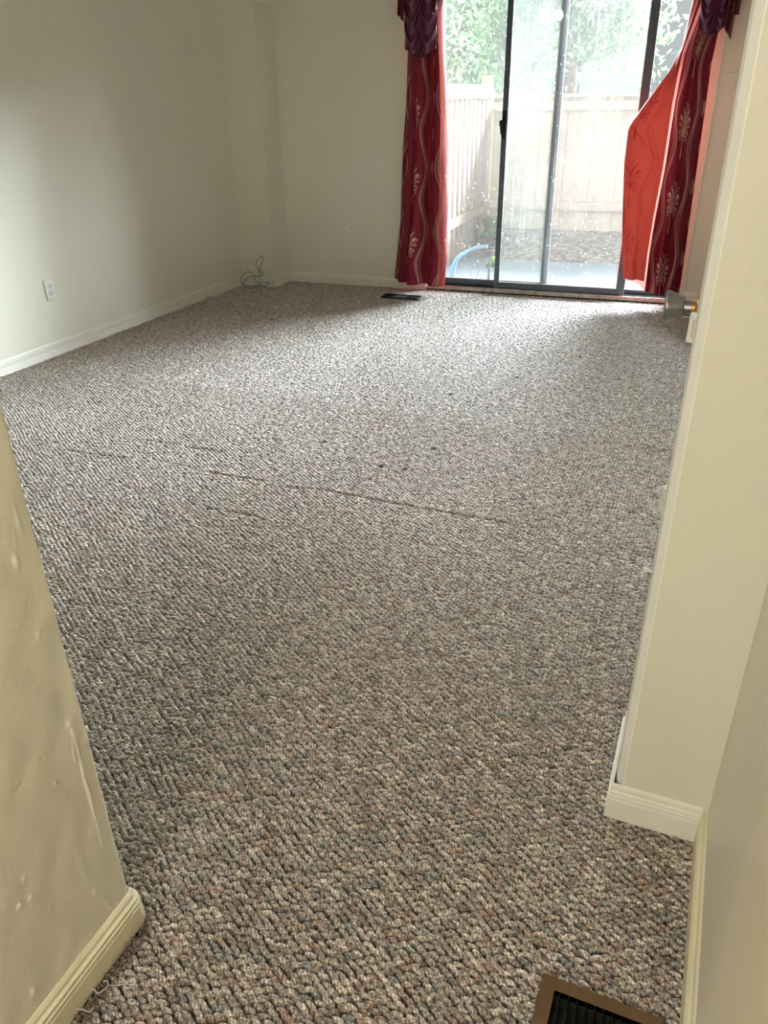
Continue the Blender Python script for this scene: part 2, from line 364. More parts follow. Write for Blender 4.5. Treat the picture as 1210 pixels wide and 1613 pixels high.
# right block: stub face, chamfered corner bead, recess for the door
DY0, DY1, DT = 1.53, 2.31, 2.03
rb = MB()
rb.prism([(XS+0.001, YS+0.036), (XS+0.0055, YS+0.014), (XS+0.017, YS), (0.9, YS), (0.9, DY0), (XS, DY0)], 2, -0.03, H)
rb.box((XS, DY1, -0.03), (0.9, 6.25, H)); rb.box((XS, DY0, DT), (0.9, DY1, H)); rb.box((0.06, DY0, -0.03), (0.9, DY1, DT))
cb = MB(); cb.prism([(XS, YS+0.040), (XS+0.0002, YS+0.034), (XS+0.0045, YS+0.013), (XS+0.0165, YS-0.0012), (XS+0.019, YS-0.0012), (XS+0.019, YS+0.02)], 2, 0.050, H)
struct(link('trim_3', cb, 'beadwhite'), 'thin white corner bead down the right wall end', 'trim')
struct(link('wall_right', rb, 'wall'), 'short cream wall end on the right with a bright corner bead', 'wall')
hr = MB(); hr.box((XR, -2.6, -0.03), (XR+0.1, YS+0.01, H)); cs = MB(); cs.box((XR-0.005, -2.6, 0.088), (XR+0.01, 0.785, H), 0.002); struct(link('trim_4', cs, 'casing'))
struct(link('wall_hall_right', hr, 'wall'), 'cream hallway wall along the right edge', 'wall')
struct(link('wall_hall_end', MB().box((XF-0.2, -2.7, -0.03), (XR+0.2, -2.6, H)), 'wall'))
struct(link('ceiling', MB().box((XL-0.2, -2.7, H), (1.0, 6.3, H+0.12)), 'ceil'))

# ---------------------------------------------------------------- carpet (the floor)
def carpet():
    tab = RNG.random((65536, 8))
    def idx(i, j, k): return ((i*7919+j*10473+k*313) & 65535).astype(np.int64)
    pal = np.array([(.34, .295, .26), (.50, .445, .40), (.33, .235, .19), (.25, .26, .26), (.24, .205, .18), (.40, .35, .31)])
    cum = np.array([0.36, 0.58, 0.65, 0.71, 0.82, 1.01])
    a, b = 0.026, 0.0172
    creases = [((106, 708), (160, 716), .010), ((160, 716), (195, 720), .010), ((213, 690), (275, 699), .006), ((290, 703), (352, 712), .007), ((240, 722), (300, 735), .003),
               ((330, 743), (415, 757), .010), ((450, 766), (480, 770), .006), ((500, 770), (640, 795), .014), ((640, 795), (770, 817), .014), ((770, 817), (800, 822), .006), ((325, 799), (407, 813), .008),
               ((820, 829), (900, 832), .003), ((900, 862), (1000, 884), .003), ((985, 703), (1050, 709), .007), ((400, 691), (450, 694), .004), ((940, 830), (1030, 828), .003)]
    cr_ = [(on_axis(*p, 2, 0)[:2], on_axis(*q, 2, 0)[:2], d) for p, q, d in creases]
    def field(X, Y):
        Xw = X+0.004*np.sin(Y*9)+0.003*np.sin(X*13+Y*5); Yw = Y+0.004*np.sin(X*7+1)+0.002*np.sin(X*31)
        best = np.full(X.shape, -1.0); cid = np.zeros(X.shape, np.int64); ply = np.zeros(X.shape)
        for k in (0, 1):
            i = np.round(Xw/a-0.5*k).astype(np.int64); j = np.round(Yw/b-0.5*k).astype(np.int64); q = idx(i, j, k)
            t = tab[q]
            dx = Xw-(i+0.5*k)*a-(t[..., 0]-.5)*0.005; dy = Yw-(j+0.5*k)*b-(t[..., 1]-.5)*0.0035
            an = -0.06+(t[..., 2]-.5)*0.45; c, s = np.cos(an), np.sin(an); ex = c*dx+s*dy; ey = -s*dx+c*dy
            r2 = (ex/(0.0122+0.0022*t[..., 3]))**2+(ey/(0.0047+0.0010*t[..., 4]))**2
            h = np.clip(1-r2, 0, 1)**0.5*(0.75+0.45*t[..., 5])-0.7*np.clip((r2-1)*2.5, 0, 1)
            st = np.sin((ex+0.9*ey)*2*PI/0.0075+t[..., 7]*6.28)
            w = h > best; best = np.where(w, h, best); cid = np.where(w, q, cid); ply = np.where(w, st, ply)
        Z = 0.0105*best-0.0095+0.0006*ply
        slit = np.zeros(X.shape, bool)
        for p, q, dd in cr_:
            d = q-p; L2 = d@d; t = ((X-p[0])*d[0]+(Y-p[1])*d[1])/L2; tt = np.clip(t, 0, 1)
            sd = ((X-p[0])*(-d[1])+(Y-p[1])*d[0])/math.sqrt(L2); D = np.hypot(X-p[0]-tt*d[0], Y-p[1]-tt*d[1])
            Z = Z-dd*2.2*np.clip(1-D/0.008, 0, 1)
            slit |= (D < 0.0045) & (dd > 0.0055)
            far = (sd > 0)*np.exp(-(D/0.03)**2); Z = Z+0.4*dd*far*0.6
            near = (sd <= 0)*np.exp(-(D/0.02)**2); Z = Z+0.15*dd*near
        Xl = (X-BO[0])*BU[0]+(Y-BO[1])*BU[1]-3.32; Yl = (X-BO[0])*BN[0]+(Y-BO[1])*BN[1]+5.864
        for (x0, x1, y0, y1, A_, B_) in [(-0.062, 0.115, 0.543, 0.835, X, Y), (-2.362, -2.078, 5.486, 5.596, Xl, Yl), (-0.232, -0.048, 5.508, 5.602, Xl, Yl)]:
            Z = np.where((A_ > x0) & (A_ < x1) & (B_ > y0) & (B_ < y1), -0.05, Z)
        # frayed gap along the near-left baseboard, and tuck at the right baseboard
        Z = Z-0.010*np.exp(-((X-(XF+0.022))/0.012)**2)*((Y < 0.72) & (Y > 0.2))*(0.4+0.6*np.sin(Y*60)**2)
        Z = Z+0.004*np.exp(-((Y-2.8)/0.25)**2)*np.sin(X*3+1)+0.003*np.sin(X*4+Y*3)*np.exp(-((Y-1.9)/.6)**2)
        return Z, cid, ply, (best < 0.20) | slit
    VV, FF, CC, n0 = [], [], [], 0
    xmap = lambda Y, xa, xb: (xa, xb)
    for (xa, xb, ya, yb, dx, dy) in [(-0.80, XR+0.01, 0.30, 1.50, 0.0019, 0.0014), (-2.2, -0.80, 0.66, 1.50, 0.003, 0.0024), (-3.63, 0.0, 1.50, 3.3, 0.0033, 0.0024), (-3.63, 0.0, 3.3, None, 0.0038, 0.0028)]:
        nx = int((xb-xa)/dx)+1; ye = yb if yb else 5.88; ny = int((ye-ya)/dy)+1
        x = np.linspace(xa, xb, nx); t = np.linspace(0, 1, ny)
        X = np.repeat(x[None], ny, 0)
        yend = np.full(nx, yb) if yb else 5.864+math.tan(ANG)*(x+3.32)-0.002
        Y = ya+t[:, None]*(yend-ya)[None]
        Z, cid, ply, gap = field(X, Y)
        tt = TAB = tab[cid]; pi_ = np.searchsorted(cum, tt[..., 6]); C = pal[np.clip(pi_, 0, 5)]*(0.85+0.3*tt[..., 7:8])*0.88*(1+0.42*ply[..., None])
        C = np.where(gap[..., None], np.array([.055, .045, .036]), C)  # shade between loops and in creases painted in as a dark backing tone
        # wear: broad, very faint traffic tone of the yarn itself
        C = C*(1+0.06*np.sin(X*2.1+0.5)*np.sin(Y*1.7))[..., None]
        sp = on_axis(1052, 1346, 2, 0)
        dd = np.hypot(X-sp[0], Y-sp[1]); msk = (dd < 0.018) & (np.sin(X*900)*np.sin(Y*1100) > 0.1)
        C = np.where(msk[..., None], np.array([.62, .57, .38]), C)
        I = (np.arange(nx*ny)+n0).reshape(ny, nx)
        FF.append(np.stack([I[:-1, :-1], I[:-1, 1:], I[1:, 1:], I[1:, :-1]], -1).reshape(-1, 4))
        jx = RNG.uniform(-1, 1, (2,)+X.shape)*2.5e-4
        VV.append(np.stack([X+jx[0], Y+jx[1], Z], -1).reshape(-1, 3)); CC.append(C.reshape(-1, 3)); n0 += nx*ny
    # plain continuation where the photo sees nothing
    for (xa, xb, ya, yb) in [(-3.63, -2.2, 0.56, 1.5), (-0.8, XR+.01, -2.6, 0.3)]:
        nx, ny = 60, 90; X, Y = np.meshgrid(np.linspace(xa, xb, nx), np.linspace(ya, yb, ny)); I = (np.arange(nx*ny)+n0).reshape(ny, nx)
        VV.append(np.stack([X, Y, 0*X-0.004], -1).reshape(-1, 3)); CC.append(np.tile(pal[0], (nx*ny, 1))); n0 += nx*ny
        FF.append(np.stack([I[:-1, :-1], I[:-1, 1:], I[1:, 1:], I[1:, :-1]], -1).reshape(-1, 4))
    V = np.concatenate(VV); F = np.concatenate(FF); C = np.concatenate(CC)
    me = bpy.data.meshes.new('floor'); me.vertices.add(len(V)); me.vertices.foreach_set('co', V.astype(np.float32).ravel())
    me.loops.add(F.size); me.loops.foreach_set('vertex_index', F.astype(np.int32).ravel())
    me.polygons.add(len(F)); me.polygons.foreach_set('loop_start', np.arange(0, F.size, 4, dtype=np.int32))
    me.polygons.foreach_set('use_smooth', np.ones(len(F), bool))
    me.materials.append(M['carpet']); me.update()
    at = me.attributes.new('yarn', 'FLOAT_COLOR', 'POINT'); at.data.foreach_set('color', np.concatenate([C, np.ones((len(C), 1))], 1).astype(np.float32).ravel())
    o = bpy.data.objects.new('floor', me); COL.objects.link(o); return o
struct(carpet(), 'brown and grey flecked looped berber carpet', 'carpet')

# ---------------------------------------------------------------- baseboards (swept, mitred profile)
PROF = [(0.0, 0.0), (0.013, 0.0), (0.013, 0.0475), (0.008, 0.049), (0.008, 0.0512), (0.0125, 0.053), (0.0125, 0.0575), (0.0065, 0.059), (0.0065, 0.0612), (0.0105, 0.063), (0.0105, 0.0665), (0.0055, 0.0685), (0.006, 0.0775), (0.003, 0.083), (0.0, 0.084)]
def baseboard(path, z0=0.0, left=True, prof=PROF, th=1.0, ht=1.0):
    P = np.asarray(path, float); n = len(P); rows = []
    for (d, z) in prof:
        row = []
        for i in range(n):
            t0 = P[i]-P[i-1] if i > 0 else P[1]-P[0]; t1 = P[i+1]-P[i] if i < n-1 else P[-1]-P[-2]
            t0 = t0/np.linalg.norm(t0); t1 = t1/np.linalg.norm(t1); sg = 1 if left else -1
            n0 = sg*np.array([-t0[1], t0[0]]); n1 = sg*np.array([-t1[1], t1[0]]); m_ = n0+n1; m_ /= m_@n0
            q = P[i]+m_*d*th; row.append((q[0], q[1], z0+z*ht))
        rows.append(row)
    R = np.array(rows); mb = MB(); mb.grid(R)
    k = len(prof)
    mb.f += [tuple(r*n for r in range(k)), tuple(r*n+n-1 for r in range(k))]
    return mb
struct(link('baseboard_left', baseboard([(XL, 0.67), (XL, 5.05)], -0.004, left=False), 'trim'))
b2 = baseboard([(XL, 5.12), (XL, YC), (XC, YC), (XC, 5.866)], -0.004, left=False, ht=0.97); b2.box((XL, 5.05, 0.012), (XL+0.020, 5.13, 0.079), 0.003)
struct(link('baseboard_corner', b2, 'trim'))
bwl = lambda pts: [BW([p[0], p[1], 0])[:2] for p in pts]
struct(link('baseboard_back', baseboard(bwl([(-3.32, 5.864), (-2.12, 5.864)]), -0.004, left=False, ht=0.95), 'trim'))
struct(link('baseboard_back_right', baseboard(bwl([(-0.194, 5.864), (0.0, 5.864)]), 0.004, left=False, ht=1.1), 'trim'))
struct(link('baseboard_hall_left', baseboard([(XF, -2.6), (XF, YF-0.006), (XF-0.002, YF-0.002), (XF-0.006, YF), (-2.0, YF)], 0.0, left=False, th=1.25), 'yellowtrim'))
struct(link('baseboard_hall_right', baseboard([(XR, -2.6), (XR, YS-0.001)], -0.002, left=True, th=1.0, ht=1.08), 'yellowtrim'))
struct(link('baseboard_right', baseboard([(XR-0.010, YS), (XS-0.001, YS), (XS-0.001, DY0-0.06)], -0.002, left=True, th=0.7, ht=1.10), 'trim'))
struct(link('baseboard_front', baseboard([(XL, YF), (-2.0, YF)], -0.004, left=True), 'trim'))
# casing beside and over the patio door
tm = MB(); tm.box((-0.256, 5.852, 0.0), (-0.196, 5.866, 2.12), 0.003); struct(link('trim_1', tm, 'wall', back=True))
tm = MB(); tm.box((-2.262, 5.852, 0.085), (-2.20, 5.866, 2.12), 0.003); tm.box((-2.20, 5.852, 2.05), (-0.256, 5.866, 2.12), 0.003); struct(link('trim_2', tm, 'wall', back=True))

# ---------------------------------------------------------------- sliding patio door (back frame)
pd = root('sliding_patio_door', BW([-1.23, 5.95, 0.0]).tolist())
pd['kind'] = 'structure'; pd['label'] = 'dark framed sliding glass patio door behind the red curtains'; pd['category'] = 'door'
fr = MB(); fr.box((OPL, 5.885, 0.018), (OPL+0.035, 6.015, OPT)); fr.box((OPR-0.020, 5.885, 0.018), (OPR, 6.015, OPT)); fr.box((OPL, 5.885, OPT-0.04), (OPR, 6.015, OPT))
fr.box((OPL, 5.945, 0.018), (OPR, 5.953, 0.034)); fr.box((OPL, 5.99, 0.018), (OPR, 6.015, 0.062), 0.002)
link('frame', fr, 'alu', pd, back=True)
sl = MB(); sl.prism([(5.872, -0.005), (5.872, 0.020), (5.885, 0.034), (5.905, 0.031), (5.909, 0.020), (6.02, 0.020), (6.06, 0.004), (6.06, -0.05), (5.9, -0.05)], 0, OPL, OPR)
link('sill', sl, 'sill', pd, back=True)
gp = MB(); gp.box((OPL+0.05, 5.862, -0.012), (OPR, 5.874, 0.006)); link('threshold_gap_shade', gp, 'blackmetal', pd, back=True)  # black strip standing in for the shade in the sill-to-carpet gap
def panel(x0, x1, y0, y1, zb, zt, ls, rs, br, gm, nm):
    mb = MB()
    mb.box((x0, y0, zb), (x0+ls, y1, zt), 0.002); mb.box((x1-rs, y0, zb), (x1, y1, zt), 0.002)
    mb.box((x0+ls, y0, zb), (x1-rs, y1, zb+br), 0.002); mb.box((x0+ls, y0, zt-0.05), (x1-rs, y1, zt), 0.002)
    o = link(nm, mb, 'alu', pd, back=True)
    g = MB(); ym = (y0+y1)/2; g.add([(x0+ls-.005, ym, zb+br-.005), (x1-rs+.005, ym, zb+br-.005), (x1-rs+.005, ym, zt-.045), (x0+ls-.005, ym, zt-.045)], [(0, 1, 2, 3)])
    go = link('glass_pane', g, gm, o, back=True)
    bd = MB(); s_ = 0.004
    for (lo, hi) in (((x0+ls, y0-0.001, zb+br), (x1-rs, y0+0.004, zb+br+s_)), ((x0+ls, y0-0.001, zb+br), (x0+ls+s_, y0+0.004, zt-0.05)), ((x1-rs-s_, y0-0.001, zb+br), (x1-rs, y0+0.004, zt-0.05))): bd.box(lo, hi)
    link('glazing_bead', bd, 'white', o, back=True)
    return o
pA = panel(-1.590, -0.612, 5.912, 5.936, 0.030, 2.02, 0.038, 0.056, 0.048, 'glassA', 'sliding_panel')
pB = panel(-2.165, -1.190, 5.958, 5.982, 0.034, 2.02, 0.045, 0.047, 0.046, 'glassB', 'fixed_panel')
hd = MB(); hd.prism([(-1.590, 1.20), (-1.606, 1.195), (-1.606, 1.165), (-1.600, 1.155), (-1.598, 1.115), (-1.590, 1.105)], 1, 5.905, 5.934)
hd.box((-1.586, 5.900, 1.08), (-1.562, 5.914, 1.26), 0.003)
link('latch_handle', hd, 'blackmetal', pA, back=True)

# ---------------------------------------------------------------- closet door behind the right wall end
dr = root('door_1', (-0.03, 1.55, 0.0)); dr['kind'] = 'structure'; dr['label'] = 'cream interior door standing slightly ajar behind the right wall end'; dr['category'] = 'door'
lf = MB(); lf.box((-0.0205, DY0+0.004, 0.022), (0.002, DY1-0.004, DT-0.005), 0.002); link('door_leaf', lf, 'trim', dr)
jb = MB(); jb.box((XS-0.001, DY0-0.018, 0.0), (XS+0.03, DY0+0.002, DT)); jb.box((XS-0.003, DY1-0.002, 0.0), (XS+0.03, DY1+0.018, DT)); link('jamb', jb, 'trim', dr)
lp = MB(); lp.box((-0.0335, DY0+0.001, 0.938), (-0.012, DY0+0.022, 0.992), 0.002); lpo = link('latch_plate', lp, 'plastic', dr)
sl_ = MB(); sl_.box((-0.0262, DY0+0.0002, 0.948), (-0.0240, DY0+0.0015, 0.982)); link('latch_slot', sl_, 'sill', lpo)
KC = np.array([-0.032, 1.62, 0.983])
kn = MB(); kn.lathe([(-0.011, 0.0), (-0.011, 0.027), (-0.008, 0.028), (-0.005, 0.026), (-0.003, 0.012), (0.005, 0.011), (0.005, 0.0)], KC, (-1, 0, 0)); rs_ = link('rose', kn, 'brass', dr, smooth=False)
kn = MB(); kn.lathe([(0.004, 0.0), (0.004, 0.0125), (0.018, 0.0125), (0.019, 0.010), (0.019, 0.0)], KC, (-1, 0, 0)); link('knob_neck', kn, 'steel', dr)
kn = MB(); kn.lathe([(0.017, 0.0), (0.017, 0.0195), (0.019, 0.0215), (0.029, 0.0235), (0.041, 0.0275), (0.047, 0.0298), (0.050, 0.0296), (0.052, 0.0270), (0.053, 0.019), (0.0525, 0.0)], KC, (-1, 0, 0), 48)
ko = link('door_knob', kn, 'steel', dr, smooth=True); ko['label'] = 'brushed metal knob flaring to a flat face'
for zz in (0.25, 1.75):
    hg = MB(); c = np.array([-0.040, DY1-0.03, zz])
    for k in range(5): hg.lathe([(k*0.018-0.045, 0.0), (k*0.018-0.045, 0.0055), (k*0.018-0.0285, 0.0055), (k*0.018-0.0285, 0.0)], c, (0, 0, 1), 12)
    hg.box((-0.0362, DY1-0.052, zz-0.044), (-0.0185, DY1-0.012, zz+0.044)); link('hinge', hg, 'plastic', dr)
ds = MB(); ds.lathe([(0, 0.0), (0, .011), (.004, .011), (.006, .005), (.026, .005), (.027, .008), (.034, .009), (.035, .007), (.035, 0)], (-0.021, 2.18, 0.045), (-1, 0, 0.1), 16); link('door_stop', ds, 'plastic', dr, smooth=True)

# ---------------------------------------------------------------- outlets, switch
def duplex(name, c, u, nrm, label, group):
    c = np.array(c, float); u = np.array(u, float); nrm = np.array(nrm, float); w = np.array([0, 0, 1.0])
    r = root(name, c.tolist()); tag(r, label, 'outlet', group)
    def tr(mb):
        V = mb.verts(); mb.v = [c+V[:, 0:1]*u+V[:, 1:2]*nrm+V[:, 2:3]*w]; return mb
    pl = MB(); pl.box((-0.038, 0, -0.060), (0.038, 0.008, 0.060), 0.003); link('cover_plate', tr(pl), 'plastic', r)
    for zc in (0.0205, -0.0205):
        s_ = MB(); pts = []
        for k in range(28):
            a = 2*PI*k/28; pts.append((0.0170*math.cos(a), zc+max(-0.0135, min(0.0135, 0.0170*math.sin(a)))))
        s_.prism([(p, q) for p, q in pts], 1, 0.006, 0.0100); so_ = link('socket', tr(s_), 'plastic', r)
        sl = MB(); sl.box((-0.0090, 0.0098, zc-0.001), (-0.0058, 0.0106, zc+0.0080)); sl.box((0.0056, 0.0098, zc-0.0005), (0.0086, 0.0106, zc+0.0070)); sl.lathe([(0, 0), (0, 0.0033), (0.0008, 0.0033), (0.0008, 0)], (0, 0.0098, zc-0.0075), (0, 1, 0), 12)
        link('slots', tr(sl), 'dark', so_)
    sc_ = MB(); sc_.lathe([(0, 0), (0, .003), (.001, .0028), (.0014, 0)], (0, 0.008, 0), (0, 1, 0), 12); link('screw', tr(sc_), 'sill', r)
    return r
duplex('wall_outlet', (XL, 3.530, 0.380), (0, 1, 0), (1, 0, 0), 'white double power outlet on the bright left wall', 'duplex wall outlets')
duplex('wall_outlet', BW([-2.744, 5.864, 0.4235]).tolist(), -BU, -BN, 'ivory double power outlet on the far wall left of the red curtain', 'duplex wall outlets')
sw = root('light_switch', BW([-0.101, 5.864, 1.403]).tolist()); tag(sw, 'cream light switch plate half hidden by the right wall end', 'switch')
p_ = MB(); p_.box((-0.137, 5.855, 1.345), (-0.065, 5.864, 1.461), 0.003); link('cover_plate', p_, 'wall', sw, back=True)
p_ = MB(); p_.prism([(5.856, 1.392), (5.856, 1.416), (5.845, 1.418), (5.845, 1.410)], 0, -0.107, -0.095); link('toggle', p_, 'plastic', sw, back=True)
p_ = MB(); p_.box((-0.111, 5.8544, 1.388), (-0.091, 5.8560, 1.418)); link('toggle_slot', p_, 'yellowtrim', sw, back=True)

# ---------------------------------------------------------------- floor registers
def register(name, x0, x1, y0, y1, z, fwid, frame_m, slat_m, spacing, along, label, back=False, tilt=0.0):
    r = root(name, (BW([(x0+x1)/2, (y0+y1)/2, 0.0]) if back else np.array([(x0+x1)/2, (y0+y1)/2, 0.0])).tolist()); tag(r, label, 'vent')
    f = MB(); f1 = fwid
    outer = [(x0, y0), (x1, y0), (x1, y1), (x0, y1)]; mid = [(x0+.006, y0+.006), (x1-.006, y0+.006), (x1-.006, y1-.006), (x0+.006, y1-.006)]
    inn = [(x0+f1, y0+f1), (x1-f1, y0+f1), (x1-f1, y1-f1), (x0+f1, y1-f1)]
    vs_ = [(*p, 0.0) for p in outer]+[(*p, z) for p in mid]+[(*p, z-0.002) for p in inn]+[(*p, -0.006) for p in inn]
    fs = []
    for k in range(3):
        for i in range(4): j = (i+1) % 4; fs.append((k*4+i, k*4+j, k*4+4+j, k*4+4+i))
    f.add(vs_, fs); link('frame', f, frame_m, r, back=back)
    b = MB(); b.box((x0+f1-.002, y0+f1-.002, -0.040), (x1-f1+.002, y1-f1+.002, -0.034))
    for lo, hi in (((x0+f1-.003, y0+f1-.003), (x0+f1, y1-f1+.003)), ((x1-f1, y0+f1-.003), (x1-f1+.003, y1-f1+.003)), ((x0+f1, y0+f1-.003), (x1-f1, y0+f1)), ((x0+f1, y1-f1), (x1-f1, y1-f1+.003))): b.box((*lo, -0.036), (*hi, z-0.003))
    link('duct', b, 'dark', r, back=back)
    s_ = MB()
    if along == 'y':
        x = x0+f1+spacing*0.6
        while x < x1-f1-.003:
            s_.prism([(x-.0006, -0.020), (x+.0006, -0.020), (x+.0016, z-.003), (x+.0004, z-.003)], 1, y0+f1, y1-f1); x += spacing
    else:
        y = y0+f1+spacing*0.6
        while y < y1-f1-.003:
            s_.box((x0+f1, y-.0008, -0.0035), (x1-f1, y+.0008, z-.003)); y += spacing
    so_ = link('slats', s_, slat_m, r, back=back)
    return r
register('floor_register', -0.075, 0.128, 0.53, 0.848, 0.011, 0.026, 'brownmetal', 'blackmetal', 0.0145, 'y', 'brown metal floor vent on the near carpet at the bottom edge')
register('floor_register', -2.372, -2.068, 5.476, 5.606, 0.009, 0.012, 'blackmetal', 'blackmetal', 0.016, 'y', 'black metal floor vent on the carpet below the left curtain', back=True)
register('floor_register', -0.24, -0.04, 5.500, 5.610, 0.010, 0.010, 'plastic', 'plastic', 0.012, 'y', 'white slotted floor vent on the carpet behind the door knob', back=True)

# ---------------------------------------------------------------- cable coil by the corner column
def cable_pts(raw):
    out = []
    for (x, y) in raw:
        px, py = 360+x/10.083, 390+y/10.083; P = on_axis(px, py, 1, 5.560)
        if P[2] < 0.008: P = on_axis(px, py, 2, 0.006)
        out.append(P)
    return out
raw = [(505, 560), (497, 500), (490, 430), (487, 350), (442, 285), (450, 210), (500, 152), (545, 152), (550, 200), (522, 290), (489, 352), (505, 385), (543, 430), (520, 455), (440, 455), (360, 458), (300, 482), (262, 530), (240, 590), (280, 635), (350, 650),
       (430, 632), (500, 590), (560, 560), (638, 550), (610, 600), (545, 612), (488, 582), (450, 520), (400, 440), (340, 392), (280, 395), (230, 440), (215, 500), (218, 570), (260, 602), (380, 612), (470, 597), (560, 622), (650, 640), (740, 640), (795, 605)]
cp = cable_pts(raw)
for k, p in enumerate(cp):
    if p[2] > 0.02: p[1] += 0.010*math.sin(k*1.3)
tag(link('cable_coil', MB().tube(smooth_path(cp, 8), 0.0030, 8), 'cable', smooth=True), 'tangled grey cable coil on the carpet against the corner column', 'cable')

# loose carpet threads
def thread(pts, rad, m, label, lift=0.006):
    P = []
    for k, (x, y) in enumerate(pts):
        p = on_axis(x, y, 2, lift*(1.1+0.35*math.sin(k*1.1))); P.append(p)
    return tag(link('loose_thread', MB().tube(smooth_path(P, 6), rad, 6), m, smooth=True), label, 'thread')
thread([(139, 1558), (148, 1559), (155, 1565), (162, 1560), (170, 1553), (169, 1546), (163, 1545)], 0.0008, 'thread', 'white curled thread in frayed carpet beside the near left baseboard', 0.010)
thread([(172, 1552), (185, 1552), (200, 1550), (216, 1552)], 0.0007, 'thread', 'straight pale thread on the carpet pointing away from the left baseboard')
thread([(182, 1505), (190, 1490), (204, 1482), (214, 1470)], 0.0007, 'threadbrown', 'thin brown thread beside the near left baseboard corner', 0.008)
thread([(120, 1590), (130, 1590), (140, 1594), (147, 1588)], 0.0008, 'thread', 'lowest short white thread at the frayed carpet edge', 0.010)
thread([(431, 757), (437, 749), (446, 751), (449, 760), (445, 769), (437, 772), (432, 766), (424, 762)], 0.0012, 'threadbrown', 'small curled carpet thread in the middle of the crease', 0.010)
thread([(1013, 887), (1018, 892), (1022, 897), (1027, 899)], 0.0010, 'thread', 'white thread curling out by the right wall end', 0.008)
def tufts(spots, label):
    mb = MB()
    return mb
spots = [((428, 504), 'dark lint speck on the carpet below the cable coil'), ((913, 563), 'dark lint speck on the bright carpet nearest the door knob'), ((815, 595), 'brown lint speck on the bright carpet in front of the patio door'),
         ((710, 622), 'brown lint speck on the middle of the carpet'), ((683, 708), 'dark lint tuft right of the middle carpet crease'), ((602, 735), 'leftmost dark lint speck just above the long carpet crease'), ((638, 740), 'dark lint speck just above the long carpet crease, right of another'),
         ((513, 697), 'dark lint speck left of centre on the carpet'), ((158, 634), 'flat dark lint patch on the carpet near the left wall')]
for k, ((x, y), lab) in enumerate(spots):
    c = on_axis(x, y, 2, 0.0); mb = MB(); rg = np.random.default_rng(k)
    for q in range(7):
        a = rg.random()*6.28; d = np.array([math.cos(a), math.sin(a), 0]); s0 = c+rg.normal(0, .004, 3)*[1, 1, 0]+[0, 0, .001]
        mb.tube(smooth_path([s0-d*.009, s0+[0, 0, .004+.004*rg.random()], s0+d*.009+[0, 0, -0.001]], 4), 0.0013, 5)
    tag(link('lint_tuft', mb, 'debris', smooth=True), lab, 'lint', 'lint on the carpet')
# frayed tufts standing along the near left baseboard: nobody could count them
mb = MB(); rg = np.random.default_rng(5)
for k in range(170):
    y = 0.30+0.38*rg.random(); x = XF+0.018+abs(rg.normal(0, .012)); a = rg.random()*6.28; L = 0.008+0.016*rg.random()
    p0 = np.array([x, y, -0.012]); d = np.array([math.cos(a), math.sin(a), 0])
    mb.tube(smooth_path([p0, p0+d*L*.4+[0, 0, .012+.010*rg.random()], p0+d*L+[0, 0, .006+.01*rg.random()]], 4), 0.0009, 4)
tag(link('frayed_fibres', mb, 'threadbrown', smooth=True), 'frayed brown fibres sprouting along the near left baseboard', 'fibres', kind='stuff')

